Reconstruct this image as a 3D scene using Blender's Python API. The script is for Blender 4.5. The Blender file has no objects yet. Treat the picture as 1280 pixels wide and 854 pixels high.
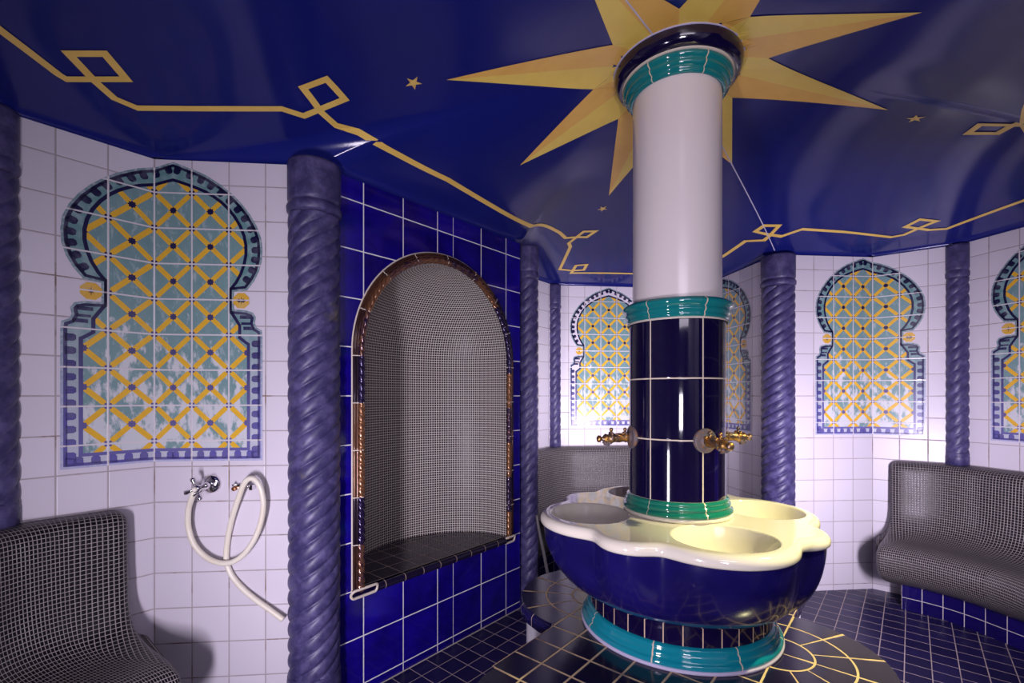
import bpy, bmesh, math, random
from mathutils import Vector, Matrix
random.seed(5)
sc = bpy.context.scene
COLL = sc.collection
pi = math.pi
def rad(a): return a*pi/180

# ------------------------------------------------------------------ mesh builder
class MB:
    def __init__(s):
        s.v=[]; s.f=[]; s.uv=[]; s.m=[]; s.sm=[]
    def vert(s,p): s.v.append(tuple(p)); return len(s.v)-1
    def face(s,idx,uv=None,m=0,smooth=False):
        s.f.append(tuple(idx)); s.uv.append(uv or [(0,0)]*len(idx)); s.m.append(m); s.sm.append(smooth)
    def poly(s,pts,uv=None,m=0,smooth=False):
        s.face([s.vert(p) for p in pts],uv,m,smooth)
    def grid(s,P,UV=None,m=0,smooth=True,closed=False,flip=False):
        """P[i][j] rows; quads between; closed joins last j to first (UV must then have len+1)"""
        ids=[[s.vert(p) for p in row] for row in P]
        n=len(P[0])
        for i in range(len(P)-1):
            for j in range(n if closed else n-1):
                k=(j+1)%n
                q=[ids[i][j],ids[i][k],ids[i+1][k],ids[i+1][j]]
                if UV: u=[UV[i][j],UV[i][j+1 if closed else k],UV[i+1][j+1 if closed else k],UV[i+1][j]]
                else: u=[(0,0)]*4
                if flip: q.reverse(); u.reverse()
                s.face(q,u,m,smooth)
        return ids
    def tube(s,path,r,seg=12,m=0,caps=True,closed=False):
        path=[Vector(p) for p in path]; n=len(path)
        rs=r if isinstance(r,(list,tuple)) else [r]*n
        rows=[]; up=None
        for i,p in enumerate(path):
            if closed: t=path[(i+1)%n]-path[i-1]
            else: t=path[min(i+1,n-1)]-path[max(i-1,0)]
            t.normalize()
            if up is None:
                up=Vector((0,0,1)) if abs(t.z)<.9 else Vector((1,0,0))
            a=up-t*up.dot(t); a.normalize(); up=a
            b=t.cross(a)
            rows.append([p+(a*math.cos(2*pi*k/seg)+b*math.sin(2*pi*k/seg))*rs[i] for k in range(seg)])
        if closed: rows.append(rows[0])
        L=[0]
        for i in range(1,len(rows)): L.append(L[-1]+(Vector(rows[i][0])-Vector(rows[i-1][0])).length)
        uv=[[(L[i],k/seg) for k in range(seg+1)] for i in range(len(rows))]
        ids=s.grid(rows,uv,m,True,closed=True)
        if caps and not closed:
            s.face(list(reversed(ids[0])),None,m); s.face(ids[-1],None,m)
    def lathe(s,prof,c,seg=64,m=0,a0=0.0,capb=False,capt=False,smooth=True):
        """prof: (r,z) list bottom to top; uv = (angle*rmax, arc)"""
        R=max(p[0] for p in prof); L=0; rows=[]; uv=[]
        for i,(r,z) in enumerate(prof):
            if i: L+=math.hypot(r-prof[i-1][0],z-prof[i-1][1])
            rows.append([(c[0]+r*math.cos(a0+2*pi*k/seg),c[1]+r*math.sin(a0+2*pi*k/seg),c[2]+z) for k in range(seg)])
            uv.append([(2*pi*k/seg*R,L) for k in range(seg+1)])
        ids=s.grid(rows,uv,m,smooth,closed=True)
        if capb: s.face(list(reversed(ids[0])),None,m)
        if capt: s.face(ids[-1],None,m)
    def box(s,c,d,m=0,rot=None):
        pts=[]
        for z in (-1,1):
            for y in (-1,1):
                for x in (-1,1):
                    q=Vector((x*d[0]/2,y*d[1]/2,z*d[2]/2))
                    if rot is not None: q=rot@q
                    pts.append(Vector(c)+q)
        b=len(s.v)
        for p in pts: s.vert(p)
        for q in ((0,2,3,1),(4,5,7,6),(0,1,5,4),(2,6,7,3),(0,4,6,2),(1,3,7,5)):
            s.face([b+i for i in q],None,m)
    def ball(s,c,r,seg=14,m=0,sc3=(1,1,1),rot=None):
        rows=[]
        for i in range(seg//2+1):
            th=pi*i/(seg//2); row=[]
            for k in range(seg):
                q=Vector((math.sin(th)*math.cos(2*pi*k/seg)*r*sc3[0],math.sin(th)*math.sin(2*pi*k/seg)*r*sc3[1],-math.cos(th)*r*sc3[2]))
                if rot is not None: q=rot@q
                row.append(Vector(c)+q)
            rows.append(row)
        s.grid(rows,None,m,True,closed=True)
    def build(s,name,mats,parent=None,merge=True,bevel=0):
        me=bpy.data.meshes.new(name)
        me.from_pydata(s.v,[],s.f)
        ul=me.uv_layers.new(name='UVMap')
        li=0
        for fi,p in enumerate(me.polygons):
            p.material_index=s.m[fi]; p.use_smooth=s.sm[fi]
            for k,l in enumerate(p.loop_indices): ul.data[l].uv=s.uv[fi][k]
        if not isinstance(mats,(list,tuple)): mats=[mats]
        for m in mats: me.materials.append(m)
        if merge:
            bm=bmesh.new(); bm.from_mesh(me)
            bmesh.ops.remove_doubles(bm,verts=bm.verts,dist=1e-5)
            bmesh.ops.recalc_face_normals(bm,faces=bm.faces) if merge=='recalc' else None
            bm.to_mesh(me); bm.free()
        me.update()
        o=bpy.data.objects.new(name,me); COLL.objects.link(o)
        if parent is not None: o.parent=parent; o.matrix_parent_inverse=parent.matrix_world.inverted() if False else Matrix.Identity(4)
        if bevel:
            b=o.modifiers.new('bevel','BEVEL'); b.width=bevel; b.segments=2; b.limit_method='ANGLE'
        return o
def tag(o,label=None,cat=None,group=None,kind=None):
    if label: o['label']=label
    if cat: o['category']=cat
    if group: o['group']=group
    if kind: o['kind']=kind
    return o
def thing(name,loc,label,cat,group=None):
    """Empty at the thing's base; parts are built in world space and re-expressed relative to it"""
    o=bpy.data.objects.new(name,None); COLL.objects.link(o); o.location=loc
    o.empty_display_size=.1
    tag(o,label,cat,group); return o
def part(mb,name,mats,t,**k):
    off=Vector((0,0,0)); q=t
    while q is not None: off+=Vector(q.location); q=q.parent
    mb.v=[tuple(Vector(p)-off) for p in mb.v]
    return mb.build(name,mats,t,**k)

# ------------------------------------------------------------------ materials
def newmat(name):
    m=bpy.data.materials.new(name); m.use_nodes=True
    nt=m.node_tree; b=nt.nodes['Principled BSDF']
    return m,nt,b
def nd(nt,t,**k):
    n=nt.nodes.new(t)
    for a,v in k.items(): setattr(n,a,v)
    return n
def mth(nt,op,a,b=None,c=None):
    n=nt.nodes.new('ShaderNodeMath'); n.operation=op
    for i,x in enumerate((a,b,c)):
        if x is None: continue
        if isinstance(x,(int,float)): n.inputs[i].default_value=x
        else: nt.links.new(x,n.inputs[i])
    return n.outputs[0]
def mixc(nt,f,a,b):
    n=nt.nodes.new('ShaderNodeMix'); n.data_type='RGBA'
    for sock,x in ((n.inputs[0],f),(n.inputs[6],a),(n.inputs[7],b)):
        if isinstance(x,(int,float)): sock.default_value=x
        elif isinstance(x,(tuple,list)): sock.default_value=(*x[:3],1)
        else: nt.links.new(x,sock)
    return n.outputs[2]
def noise(nt,scale,vec=None,detail=3,rough=.5):
    n=nt.nodes.new('ShaderNodeTexNoise'); n.inputs['Scale'].default_value=scale
    n.inputs['Detail'].default_value=detail; n.inputs['Roughness'].default_value=rough
    if vec is not None: nt.links.new(vec,n.inputs['Vector'])
    return n.outputs['Fac']
def sstep(nt,x,a,b):
    n=nt.nodes.new('ShaderNodeMapRange'); n.interpolation_type='SMOOTHSTEP'
    nt.links.new(x,n.inputs[0]); n.inputs[1].default_value=a; n.inputs[2].default_value=b
    return n.outputs[0]
def uvsplit(nt):
    u=nt.nodes.new('ShaderNodeUVMap'); u.uv_map='UVMap'
    s=nt.nodes.new('ShaderNodeSeparateXYZ'); nt.links.new(u.outputs[0],s.inputs[0])
    return u.outputs[0],s.outputs[0],s.outputs[1]
def tilemask(nt,u,v,tw,th,gw):
    """distance to the nearest joint (m), tile id vector"""
    ds=[];ids=[]
    for x,t in ((u,tw),(v,th)):
        if not t: continue
        q=mth(nt,'DIVIDE',x,t); f=mth(nt,'FRACT',q)
        d=mth(nt,'MULTIPLY',mth(nt,'MINIMUM',f,mth(nt,'SUBTRACT',1.0,f)),t)
        ds.append(d); ids.append(mth(nt,'FLOOR',q))
    d=ds[0] if len(ds)==1 else mth(nt,'MINIMUM',ds[0],ds[1])
    c=nt.nodes.new('ShaderNodeCombineXYZ')
    for i,x in enumerate(ids): nt.links.new(x,c.inputs[i])
    w=nt.nodes.new('ShaderNodeTexWhiteNoise'); w.noise_dimensions='3D'; nt.links.new(c.outputs[0],w.inputs['Vector'])
    return d,w.outputs['Value']
def bump(nt,b,h,strength=.3,dist=.003):
    n=nt.nodes.new('ShaderNodeBump'); n.inputs['Strength'].default_value=strength; n.inputs['Distance'].default_value=dist
    nt.links.new(h,n.inputs['Height']); nt.links.new(n.outputs[0],b.inputs['Normal'])
def tile_mat(name,tw,th,gw,c1,c2,grout,rough=.15,coat=0.0,mottle=None,grout2=None,var=.6,bs=.35,spec=.5,grough=.75,wav=.0):
    m,nt,b=newmat(name)
    uv,u,v=uvsplit(nt)
    d,rnd=tilemask(nt,u,v,tw,th,gw)
    mask=sstep(nt,d,gw*.42,gw*.58)
    f=mth(nt,'MULTIPLY',rnd,var)
    if mottle:
        n=noise(nt,mottle,uv,4,.6)
        f=mth(nt,'ADD',f,mth(nt,'MULTIPLY',mth(nt,'SUBTRACT',n,.35),1.5)); 
        f=mth(nt,'MINIMUM',mth(nt,'MAXIMUM',f,0.0),1.0)
    col=mixc(nt,f,c1,c2)
    g=grout
    if grout2:
        gn=noise(nt,5.0,uv,4,.65); g=mixc(nt,sstep(nt,gn,.52,.66),grout,grout2)
    nt.links.new(mixc(nt,mask,g,col),b.inputs['Base Color'])
    r=nt.nodes.new('ShaderNodeMix'); nt.links.new(mask,r.inputs[0]); r.inputs[2].default_value=grough; r.inputs[3].default_value=rough
    nt.links.new(r.outputs[0],b.inputs['Roughness'])
    b.inputs['Specular IOR Level'].default_value=spec
    b.inputs['Coat Weight'].default_value=coat; b.inputs['Coat Roughness'].default_value=.06
    h=sstep(nt,d,gw*.3,gw*.5+.0025)
    if wav:
        h=mth(nt,'ADD',h,mth(nt,'MULTIPLY',noise(nt,14.0,uv,1,.4),wav))
    bump(nt,b,h,bs,.003)
    return m
def plain(name,c,rough=.4,metal=0,coat=0,c2=None,scale=30,spec=.5,bmp=0):
    m,nt,b=newmat(name)
    b.inputs['Base Color'].default_value=(*c,1)
    if c2 or bmp:
        tc=nt.nodes.new('ShaderNodeTexCoord')
        n=noise(nt,scale,tc.outputs['Object'],5,.6)
        if c2: nt.links.new(mixc(nt,sstep(nt,n,.35,.7),c,c2),b.inputs['Base Color'])
        if bmp: bump(nt,b,n,bmp,.003)
    b.inputs['Roughness'].default_value=rough; b.inputs['Metallic'].default_value=metal
    b.inputs['Coat Weight'].default_value=coat; b.inputs['Specular IOR Level'].default_value=spec
    return m

M={}
M['white']=tile_mat('white_wall_tile',.15,.15,.0050,(.64,.60,.66),(.69,.65,.71),(.40,.355,.365),rough=.30,spec=.3,grout2=(.22,.15,.11),var=.8,bs=.3,wav=.12)
M['blue']=tile_mat('cobalt_wall_tile',.225,.225,.0055,(.004,.001,.085),(.011,.003,.30),(.74,.72,.74),rough=.10,mottle=7.0,var=.45,bs=.4)
M['floor']=tile_mat('navy_floor_tile',.107,.107,.0042,(.012,.009,.050),(.020,.015,.085),(.46,.37,.34),rough=.30,spec=.3,grout2=(.34,.28,.26),bs=.35)
M['plat']=tile_mat('navy_platform_tile',.12,.12,.0072,(.010,.008,.030),(.016,.012,.045),(.70,.51,.27),rough=.17,bs=.4,grout2=(.30,.22,.15))
M['platline']=tile_mat('navy_radial_tile',.12,.12,.0072,(.010,.008,.030),(.016,.012,.045),(.70,.51,.27),rough=.17,bs=.4,grout2=(.46,.32,.18))
M['mosaic']=tile_mat('black_mosaic_tile',.0158,.0158,.0024,(.003,.002,.004),(.009,.006,.010),(.30,.27,.26),rough=.30,spec=.3,var=1,bs=.5,grough=.7)
M['niche_mosaic']=tile_mat('black_niche_mosaic',.0150,.0150,.0032,(.004,.003,.004),(.016,.010,.012),(.74,.68,.62),rough=.34,spec=.3,var=1,bs=.5,grough=.7)
M['bench_tile']=tile_mat('navy_bench_tile',.10,.10,.0038,(.006,.003,.07),(.010,.005,.12),(.55,.5,.5),rough=.12)
M['niche_seat']=tile_mat('dark_niche_seat_tile',.115,.115,.004,(.010,.006,.022),(.016,.010,.05),(.34,.26,.20),rough=.16)
M['col_tile']=tile_mat('navy_column_tile',1.0,.2345,.0055,(.008,.003,.055),(.012,.005,.075),(.74,.66,.54),rough=.05,coat=.6,bs=.25)
M['slat']=tile_mat('navy_pedestal_tile',1.0,0,.004,(.008,.003,.06),(.012,.005,.08),(.62,.46,.30),rough=.09)
def teal_mat(name,n,scale_u,c1=(.004,.16,.17),c2=(.010,.22,.22)):
    return tile_mat(name,scale_u,0,.0048,c1,c2,(.60,.50,.36),rough=.06,coat=.5,bs=.2,var=.6)
M['sunflat']=plain('sun_yellow',(.90,.66,.13),.35,c2=(.86,.60,.11),scale=8)
M['sundark']=plain('sun_orange',(.88,.52,.11),.35,c2=(.82,.46,.09),scale=8)
M['gold']=plain('scroll_yellow',(.88,.60,.14),.4,c2=(.82,.54,.11),scale=12)
M['star']=plain('star_yellow',(.86,.62,.18),.4,c2=(.66,.40,.08),scale=60)
M['seam']=plain('ceiling_seam',(.62,.58,.72),.5)
M['cream']=plain('cream_basin_glaze',(.80,.745,.62),.12,coat=.4)
M['hull']=plain('cobalt_basin_glaze',(.006,.004,.060),.18,coat=.25,c2=(.009,.006,.095),scale=4)
M['shaft']=plain('ivory_column_glaze',(.74,.67,.65),.24,coat=.15)
M['navyring']=plain('navy_ring_glaze',(.004,.002,.026),.10,coat=.5)
M['groutwhite']=plain('pale_grout',(.66,.58,.48),.6)
M['rimwhite']=plain('pale_lilac_joint',(.46,.42,.58),.5)
M['plaster']=plain('off_white_plaster',(.62,.60,.62),.5,c2=(.5,.48,.5),scale=6)
M['bullnose']=tile_mat('navy_bullnose',.12,0,.004,(.010,.008,.05),(.014,.01,.085),(.40,.31,.22),rough=.12)
M['chrome']=plain('chrome',(.80,.78,.80),.08,metal=1)
M['porcelain']=plain('porcelain_button',(.8,.77,.66),.2)
M['hose']=plain('ivory_rubber_hose',(.82,.78,.65),.33,c2=(.78,.72,.56),scale=9)
M['greyhose']=plain('grey_rubber_hose',(.12,.11,.11),.4)
M['copper']=plain('copper_pipe_end',(.55,.25,.12),.3,metal=1)
def bronze():
    m,nt,b=newmat('aged_bronze')
    tc=nt.nodes.new('ShaderNodeTexCoord'); n=noise(nt,55,tc.outputs['Object'],5,.65)
    nt.links.new(mixc(nt,sstep(nt,n,.42,.62),(.50,.25,.06),(.24,.20,.19)),b.inputs['Base Color'])
    b.inputs['Metallic'].default_value=.85; b.inputs['Roughness'].default_value=.32
    bump(nt,b,n,.4,.004); return m
M['bronze']=bronze()
def verdi():
    m,nt,b=newmat('tarnished_bronze')
    tc=nt.nodes.new('ShaderNodeTexCoord'); n=noise(nt,60,tc.outputs['Object'],5,.65)
    nt.links.new(mixc(nt,sstep(nt,n,.45,.66),(.16,.14,.16),(.30,.15,.06)),b.inputs['Base Color'])
    b.inputs['Metallic'].default_value=.3; b.inputs['Roughness'].default_value=.6
    bump(nt,b,n,.5,.004); return m
M['tarnish']=verdi()
def lustre(name,dark,light):
    """lustre-glazed moulding: each piece either copper or purple"""
    m,nt,b=newmat(name)
    uv,u,v=uvsplit(nt)
    w=nt.nodes.new('ShaderNodeTexWhiteNoise'); w.noise_dimensions='1D'
    nt.links.new(mth(nt,'FLOOR',mth(nt,'DIVIDE',u,.218)),w.inputs['W'])
    n=noise(nt,22,uv,3,.6)
    f=sstep(nt,mth(nt,'ADD',w.outputs['Value'],mth(nt,'MULTIPLY',mth(nt,'SUBTRACT',n,.5),1.0)),.42,.70)
    nt.links.new(mixc(nt,f,dark,light),b.inputs['Base Color'])
    b.inputs['Metallic'].default_value=.55; b.inputs['Roughness'].default_value=.2
    b.inputs['Coat Weight'].default_value=.6
    return m
M['lustre']=lustre('copper_lustre_glaze',(.020,.010,.055),(.24,.105,.045))
M['lustre2']=lustre('copper_lustre_band',(.022,.009,.022),(.12,.05,.025))
def stone():
    m,nt,b=newmat('blue_glazed_stoneware')
    tc=nt.nodes.new('ShaderNodeTexCoord')
    n=noise(nt,16,tc.outputs['Object'],6,.7); n2=noise(nt,5,tc.outputs['Object'],4,.6)
    c=mixc(nt,sstep(nt,n,.38,.70),(.036,.030,.100),(.095,.082,.20))
    c=mixc(nt,sstep(nt,n2,.62,.80),c,(.17,.15,.10))
    nt.links.new(c,b.inputs['Base Color']); b.inputs['Roughness'].default_value=.42
    b.inputs['Specular IOR Level'].default_value=.4
    bump(nt,b,n,.15,.004); return m
M['stone']=stone()
def ceilmat():
    m,nt,b=newmat('glossy_blue_ceiling_paint')
    tc=nt.nodes.new('ShaderNodeTexCoord')
    n=noise(nt,2.2,tc.outputs['Object'],4,.6)
    nt.links.new(mixc(nt,n,(.007,.011,.125),(.012,.017,.19)),b.inputs['Base Color'])
    b.inputs['Roughness'].default_value=.15; b.inputs['Specular IOR Level'].default_value=.22
    n2=noise(nt,120,tc.outputs['Object'],2,.5)
    bump(nt,b,n2,.06,.002); return m
M['ceil']=ceilmat()

# mural paints -------------------------------------------------------------
def grout_over(nt,u,v,col,b,rough=.2):
    d,rnd=tilemask(nt,u,v,.15,.15,.007)
    mask=sstep(nt,d,.0026,.0036)
    nt.links.new(mixc(nt,mask,(.66,.62,.64),col),b.inputs['Base Color'])
    b.inputs['Roughness'].default_value=rough
    bump(nt,b,sstep(nt,d,.001,.0045),.25,.003)
VBOT,VTOP=1.09,2.39
def mural_field():
    m,nt,b=newmat('mural_lattice_glaze')
    uv,u,v=uvsplit(nt)
    T=.15
    fu=mth(nt,'FRACT',mth(nt,'DIVIDE',u,T)); fv=mth(nt,'FRACT',mth(nt,'DIVIDE',v,T))
    au=mth(nt,'ABSOLUTE',mth(nt,'SUBTRACT',fu,.5)); av=mth(nt,'ABSOLUTE',mth(nt,'SUBTRACT',fv,.5))
    # teal wash, fading to bare white towards the bottom
    hgt=sstep(nt,v,1.12,2.15)
    sx=nt.nodes.new('ShaderNodeMapping'); nt.links.new(uv,sx.inputs[0]); sx.inputs['Rotation'].default_value=(0,0,.9); sx.inputs['Scale'].default_value=(1,.45,1)
    n=noise(nt,26,sx.outputs[0],5,.62)
    n2=noise(nt,7,uv,3,.5)
    thr=mth(nt,'ADD',mth(nt,'SUBTRACT',mth(nt,'MULTIPLY',hgt,.34),.005),mth(nt,'MULTIPLY',mth(nt,'SUBTRACT',n2,.5),.55))
    cov=mth(nt,'MULTIPLY',sstep(nt,mth(nt,'ADD',n,thr),.48,.62),.92)
    n3=noise(nt,34,sx.outputs[0],6,.7)
    teal=mixc(nt,n,(.075,.21,.22),(.20,.34,.33)); teal=mixc(nt,mth(nt,'MULTIPLY',sstep(nt,n3,.52,.66),.40),teal,(.58,.62,.64))
    col=mixc(nt,cov,(.60,.62,.64),teal)
    # diagonal ribbons
    diag=mth(nt,'ABSOLUTE',mth(nt,'SUBTRACT',au,av))
    rib=mth(nt,'SUBTRACT',1.0,sstep(nt,diag,.092,.102))
    ny=noise(nt,40,uv,3,.5)
    yel=mixc(nt,ny,(.82,.50,.035),(.70,.38,.035))
    near=mth(nt,'MAXIMUM',au,av)
    rib=mth(nt,'MULTIPLY',rib,mth(nt,'SUBTRACT',1.0,sstep(nt,near,.455,.465)))
    col=mixc(nt,rib,col,yel)
    # flower at the tile centre
    r=mth(nt,'SQRT',mth(nt,'ADD',mth(nt,'MULTIPLY',au,au),mth(nt,'MULTIPLY',av,av)))
    ang=mth(nt,'ARCTAN2',mth(nt,'SUBTRACT',fv,.5),mth(nt,'SUBTRACT',fu,.5))
    rr=mth(nt,'ADD',.088,mth(nt,'MULTIPLY',mth(nt,'COSINE',mth(nt,'MULTIPLY',ang,8.0)),.012))
    fl=mth(nt,'LESS_THAN',r,rr)
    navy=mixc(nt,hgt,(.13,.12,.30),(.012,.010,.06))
    col=mixc(nt,fl,col,navy)
    # little squares at the tile corners
    cs=mth(nt,'MULTIPLY',mth(nt,'GREATER_THAN',au,.425),mth(nt,'GREATER_THAN',av,.425))
    col=mixc(nt,cs,col,navy)
    grout_over(nt,u,v,col,b); return m
def mural_paint(name,top,bot,scale=30,mixw=None):
    m,nt,b=newmat(name)
    uv,u,v=uvsplit(nt)
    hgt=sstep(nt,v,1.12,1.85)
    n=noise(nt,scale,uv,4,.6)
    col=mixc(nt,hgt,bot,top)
    if mixw: col=mixc(nt,mth(nt,'MULTIPLY',sstep(nt,n,.40,.68),mixw[1]),col,mixw[0])
    grout_over(nt,u,v,col,b); return m
M['mfield']=mural_field()
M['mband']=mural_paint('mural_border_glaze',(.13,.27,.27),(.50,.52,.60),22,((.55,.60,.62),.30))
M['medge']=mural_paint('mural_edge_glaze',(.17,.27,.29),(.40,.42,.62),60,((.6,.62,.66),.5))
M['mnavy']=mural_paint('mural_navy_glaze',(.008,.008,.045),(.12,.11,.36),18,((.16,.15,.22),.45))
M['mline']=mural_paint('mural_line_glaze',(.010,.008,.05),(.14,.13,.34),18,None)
M['myel']=mural_paint('mural_yellow_glaze',(.70,.40,.04),(.70,.40,.04),30,((.62,.48,.20),.5))

# ------------------------------------------------------------------ room plan
CAMH=1.39
COL=Vector((.68,1.93))
PL=dict(L0=(-1.56,-.57),A=(-1.804,1.62),K1=(-1.51,1.97),B=(-.834,2.029),C=(.053,3.065),C2=(-.02,3.72),D=(.3755,4.21),G=(1.39,4.319),
 K2=(1.772,4.01),E=(1.873,3.30),K3=(2.599,3.363),F=(2.955,3.087),A2=(3.16,2.24),K4=(2.87,1.89),B2=(2.194,1.831),C3=(1.307,.795),R0=(1.38,.14),R1=(.985,-.6),R2=(.6,-1.2),R3=(-1.1,-1.3))
ORDER=list(PL.keys())
PV=[Vector(PL[k]) for k in ORDER]
ZW=2.39; ZC=2.737; RC=.25
def Rb(th):
    dx,dy=math.cos(th),math.sin(th); best=None
    for i in range(len(PV)):
        a=PV[i]-COL; b=PV[(i+1)%len(PV)]-COL; e=b-a
        den=dx*e.y-dy*e.x
        if abs(den)<1e-12: continue
        t=(a.x*e.y-a.y*e.x)/den; s=(a.x*dy-a.y*dx)/den
        if t>0 and -1e-7<=s<=1+1e-7 and (best is None or t<best): best=t
    return best
_rb=[Rb(2*pi*i/720) for i in range(720)]
_k=[math.exp(-.5*(d*.5/9.0)**2) for d in range(-60,61)]; _ks=sum(_k)
_rs=[sum(_k[d+60]*_rb[(i+d)%720] for d in range(-60,61))/_ks for i in range(720)]
def HC(x,y):
    dx,dy=x-COL.x,y-COL.y; r=math.hypot(dx,dy); th=math.atan2(dy,dx); R=Rb(th) or 3
    q=(th/(2*pi)*720)%720; i=int(q); f=q-i
    w=min(1,r/R)**4; R=R*w+(_rs[i%720]*(1-f)+_rs[(i+1)%720]*f)*(1-w)
    return ZC-(ZC-ZW)*max(0,r-RC)/(R-RC)
def unit(a,b):
    d=Vector(b)-Vector(a); return d/d.length
def outn(d): return Vector((-d.y,d.x))

def wall_seg(mb,a,b,u0,z0=0.0,z1=None,v0=1.09,th=.08,m=0,step=.25):
    a=Vector(a); b=Vector(b); d=unit(a,b); n=outn(d); L=(b-a).length
    z1=z1 or ZW+.0
    U=lambda s:u0+s
    def P(s,z,w): q=a+d*s+n*w; return (q.x,q.y,z)
    mb.poly([P(0,z0,0),P(L,z0,0),P(L,z1,0),P(0,z1,0)],[(U(0),z0-v0),(U(L),z0-v0),(U(L),z1-v0),(U(0),z1-v0)],m)
    mb.poly([P(0,z0,th),P(0,z1,th),P(L,z1,th),P(L,z0,th)],None,m)
    mb.poly([P(0,z1,0),P(L,z1,0),P(L,z1,th),P(0,z1,th)],None,m)
    mb.poly([P(0,z0,0),P(0,z0,th),P(L,z0,th),P(L,z0,0)],None,m)
    mb.poly([P(0,z0,0),P(0,z1,0),P(0,z1,th),P(0,z0,th)],None,m)
    mb.poly([P(L,z0,0),P(L,z0,th),P(L,z1,th),P(L,z1,0)],None,m)
def seglen(a,b): return (Vector(PL[b])-Vector(PL[a])).length
def mkwall(name,segs,mat,v0=1.09):
    mb=MB()
    for a,b,u0 in segs: wall_seg(mb,PL[a],PL[b],u0,v0=v0)
    o=mb.build(name,mat); o['kind']='structure'; return o
W={}
W['left']=mkwall('wall_left',[('L0','A',.02)],M['white'])
W['lb']=mkwall('wall_left_corner',[('A','K1',-seglen('A','K1')),('K1','B',0)],M['white'])
c2a=Vector((.885,4.266)); dD=unit(PL['D'],PL['G'])
u2a=-(c2a-Vector(PL['D'])).dot(dD)+.075
W['bs']=mkwall('wall_back_side',[('C','C2',.03),('C2','D',.05)],M['white'])
W['back']=mkwall('wall_back',[('D','G',u2a)],M['white'])
W['bc']=mkwall('wall_back_corner',[('G','K2',-seglen('G','K2')),('K2','E',0)],M['white'])
W['rc']=mkwall('wall_right_corner',[('E','K3',-seglen('E','K3')),('K3','F',0)],M['white'])
uF=-.163
W['right']=mkwall('wall_right',[('F','A2',uF),('A2','K4',.03),('K4','B2',0)],M['white'])
W['rn']=mkwall('wall_right_blue',[('B2','C3',.07)],M['blue'],v0=1.39)
W['rear']=mkwall('wall_rear',[('C3','R0',0),('R0','R1',0),('R1','R2',0),('R2','R3',0),('R3','L0',0)],M['white'])

# ------------------------------------------------------------------ niche wall (blue)
tB=unit(PL['B'],PL['C']); nB=outn(tB)
NC=Vector((-.368,2.574)); NC=Vector(PL['B'])+tB*(NC-Vector(PL['B'])).dot(tB)
uL=-(NC-Vector(PL['B'])).length; uR=(Vector(PL['C'])-NC).length
AW=.535; ZS=1.60; ZSILL=.49
def NP(u,w,z):
    q=NC+tB*u+nB*w; return (q.x,q.y,z)
def NU(u,side): return u+.05625 if side<=0 else u-.05625
def nquad(mb,u0,u1,z0a,z1a,z0b=None,z1b=None):
    z0b=z0a if z0b is None else z0b; z1b=z1a if z1b is None else z1b
    side=1 if (u0+u1)/2>.05625 else -1
    mb.poly([NP(u0,0,z0a),NP(u1,0,z0b),NP(u1,0,z1b),NP(u0,0,z1a)],
            [(NU(u0,side),z0a-1.39),(NU(u1,side),z0b-1.39),(NU(u1,side),z1b-1.39),(NU(u0,side),z1a-1.39)])
mb=MB()
nquad(mb,uL,-AW,0,ZW); nquad(mb,AW,uR,0,ZW)
us=sorted(set([AW*math.cos(pi*k/48) for k in range(49)]+[-.05625,.05625]))
for a,b in zip(us[:-1],us[1:]):
    za=ZS+math.sqrt(max(0,AW*AW-a*a)); zb=ZS+math.sqrt(max(0,AW*AW-b*b))
    nquad(mb,a,b,za,ZW,zb,ZW)
for a,b in ((-AW,-.05625),(-.05625,.05625),(.05625,AW)): nquad(mb,a,b,0,ZSILL)
# thickness: reveal at both ends and top, back block around the niche
for u in (uL,uR): mb.poly([NP(u,0,0),NP(u,.1,0),NP(u,.1,ZW),NP(u,0,ZW)])
mb.poly([NP(uL,0,ZW),NP(uR,0,ZW),NP(uR,.1,ZW),NP(uL,.1,ZW)])
mb.poly([NP(uL,.60,0),NP(uL,.60,ZW),NP(uR,.60,ZW),NP(uR,.60,0)])
W['niche']=mb.build('wall_niche',M['blue']); W['niche']['kind']='structure'
# base strip tile line at the floor
# niche: lining, moulding, seat --------------------------------------------
niche=thing('arched_niche',NP(0,0,0),'tall arched seating niche lined with black mosaic in the cobalt tiled wall','niche')
RI=.510; DEP=.45
mb=MB(); rows=[];uv=[]
S=48
for z in [ZSILL+.0+ (ZS-ZSILL)*k/10 for k in range(11)]:
    rows.append([NP(-RI*math.cos(pi*k/S),DEP*math.sin(pi*k/S),z) for k in range(S+1)])
    uv.append([(pi*k/S*.49,z) for k in range(S+1)])
for j in range(1,21):
    be=pi/2*j/20
    rows.append([NP(-RI*math.cos(pi*k/S)*math.cos(be),DEP*math.sin(pi*k/S)*math.cos(be),ZS+RI*math.sin(be)) for k in range(S+1)])
    # courses keep their spacing along the vault
    uv.append([(.77+(pi*k/S*.49-.77)*max(.25,math.cos(be)),ZS+be*.49) for k in range(S+1)])
mb.grid(rows,uv,0,True,flip=False)
# reveal between the arch opening and the lining
rv=[];rv2=[]
pathpts=[(-1,ZSILL+ (ZS-ZSILL)*k/6) for k in range(7)]
def archpath(r,n=40,z0=ZSILL):
    p=[(-r,z0+(ZS-z0)*k/12) for k in range(12)]
    p+=[(-r*math.cos(pi*k/n),ZS+r*math.sin(pi*k/n)) for k in range(n+1)]
    p+=[(r,ZS-(ZS-z0)*k/12) for k in range(1,13)]
    return p
A1=archpath(AW+.002); A0=archpath(RI)
mb.grid([[NP(u,.0,z) for u,z in A1],[NP(u,.004,z) for u,z in A0]],[[(0,0)]*len(A1)]*2,0,True)
part(mb,'mosaic_lining',M['niche_mosaic'],niche)
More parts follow.
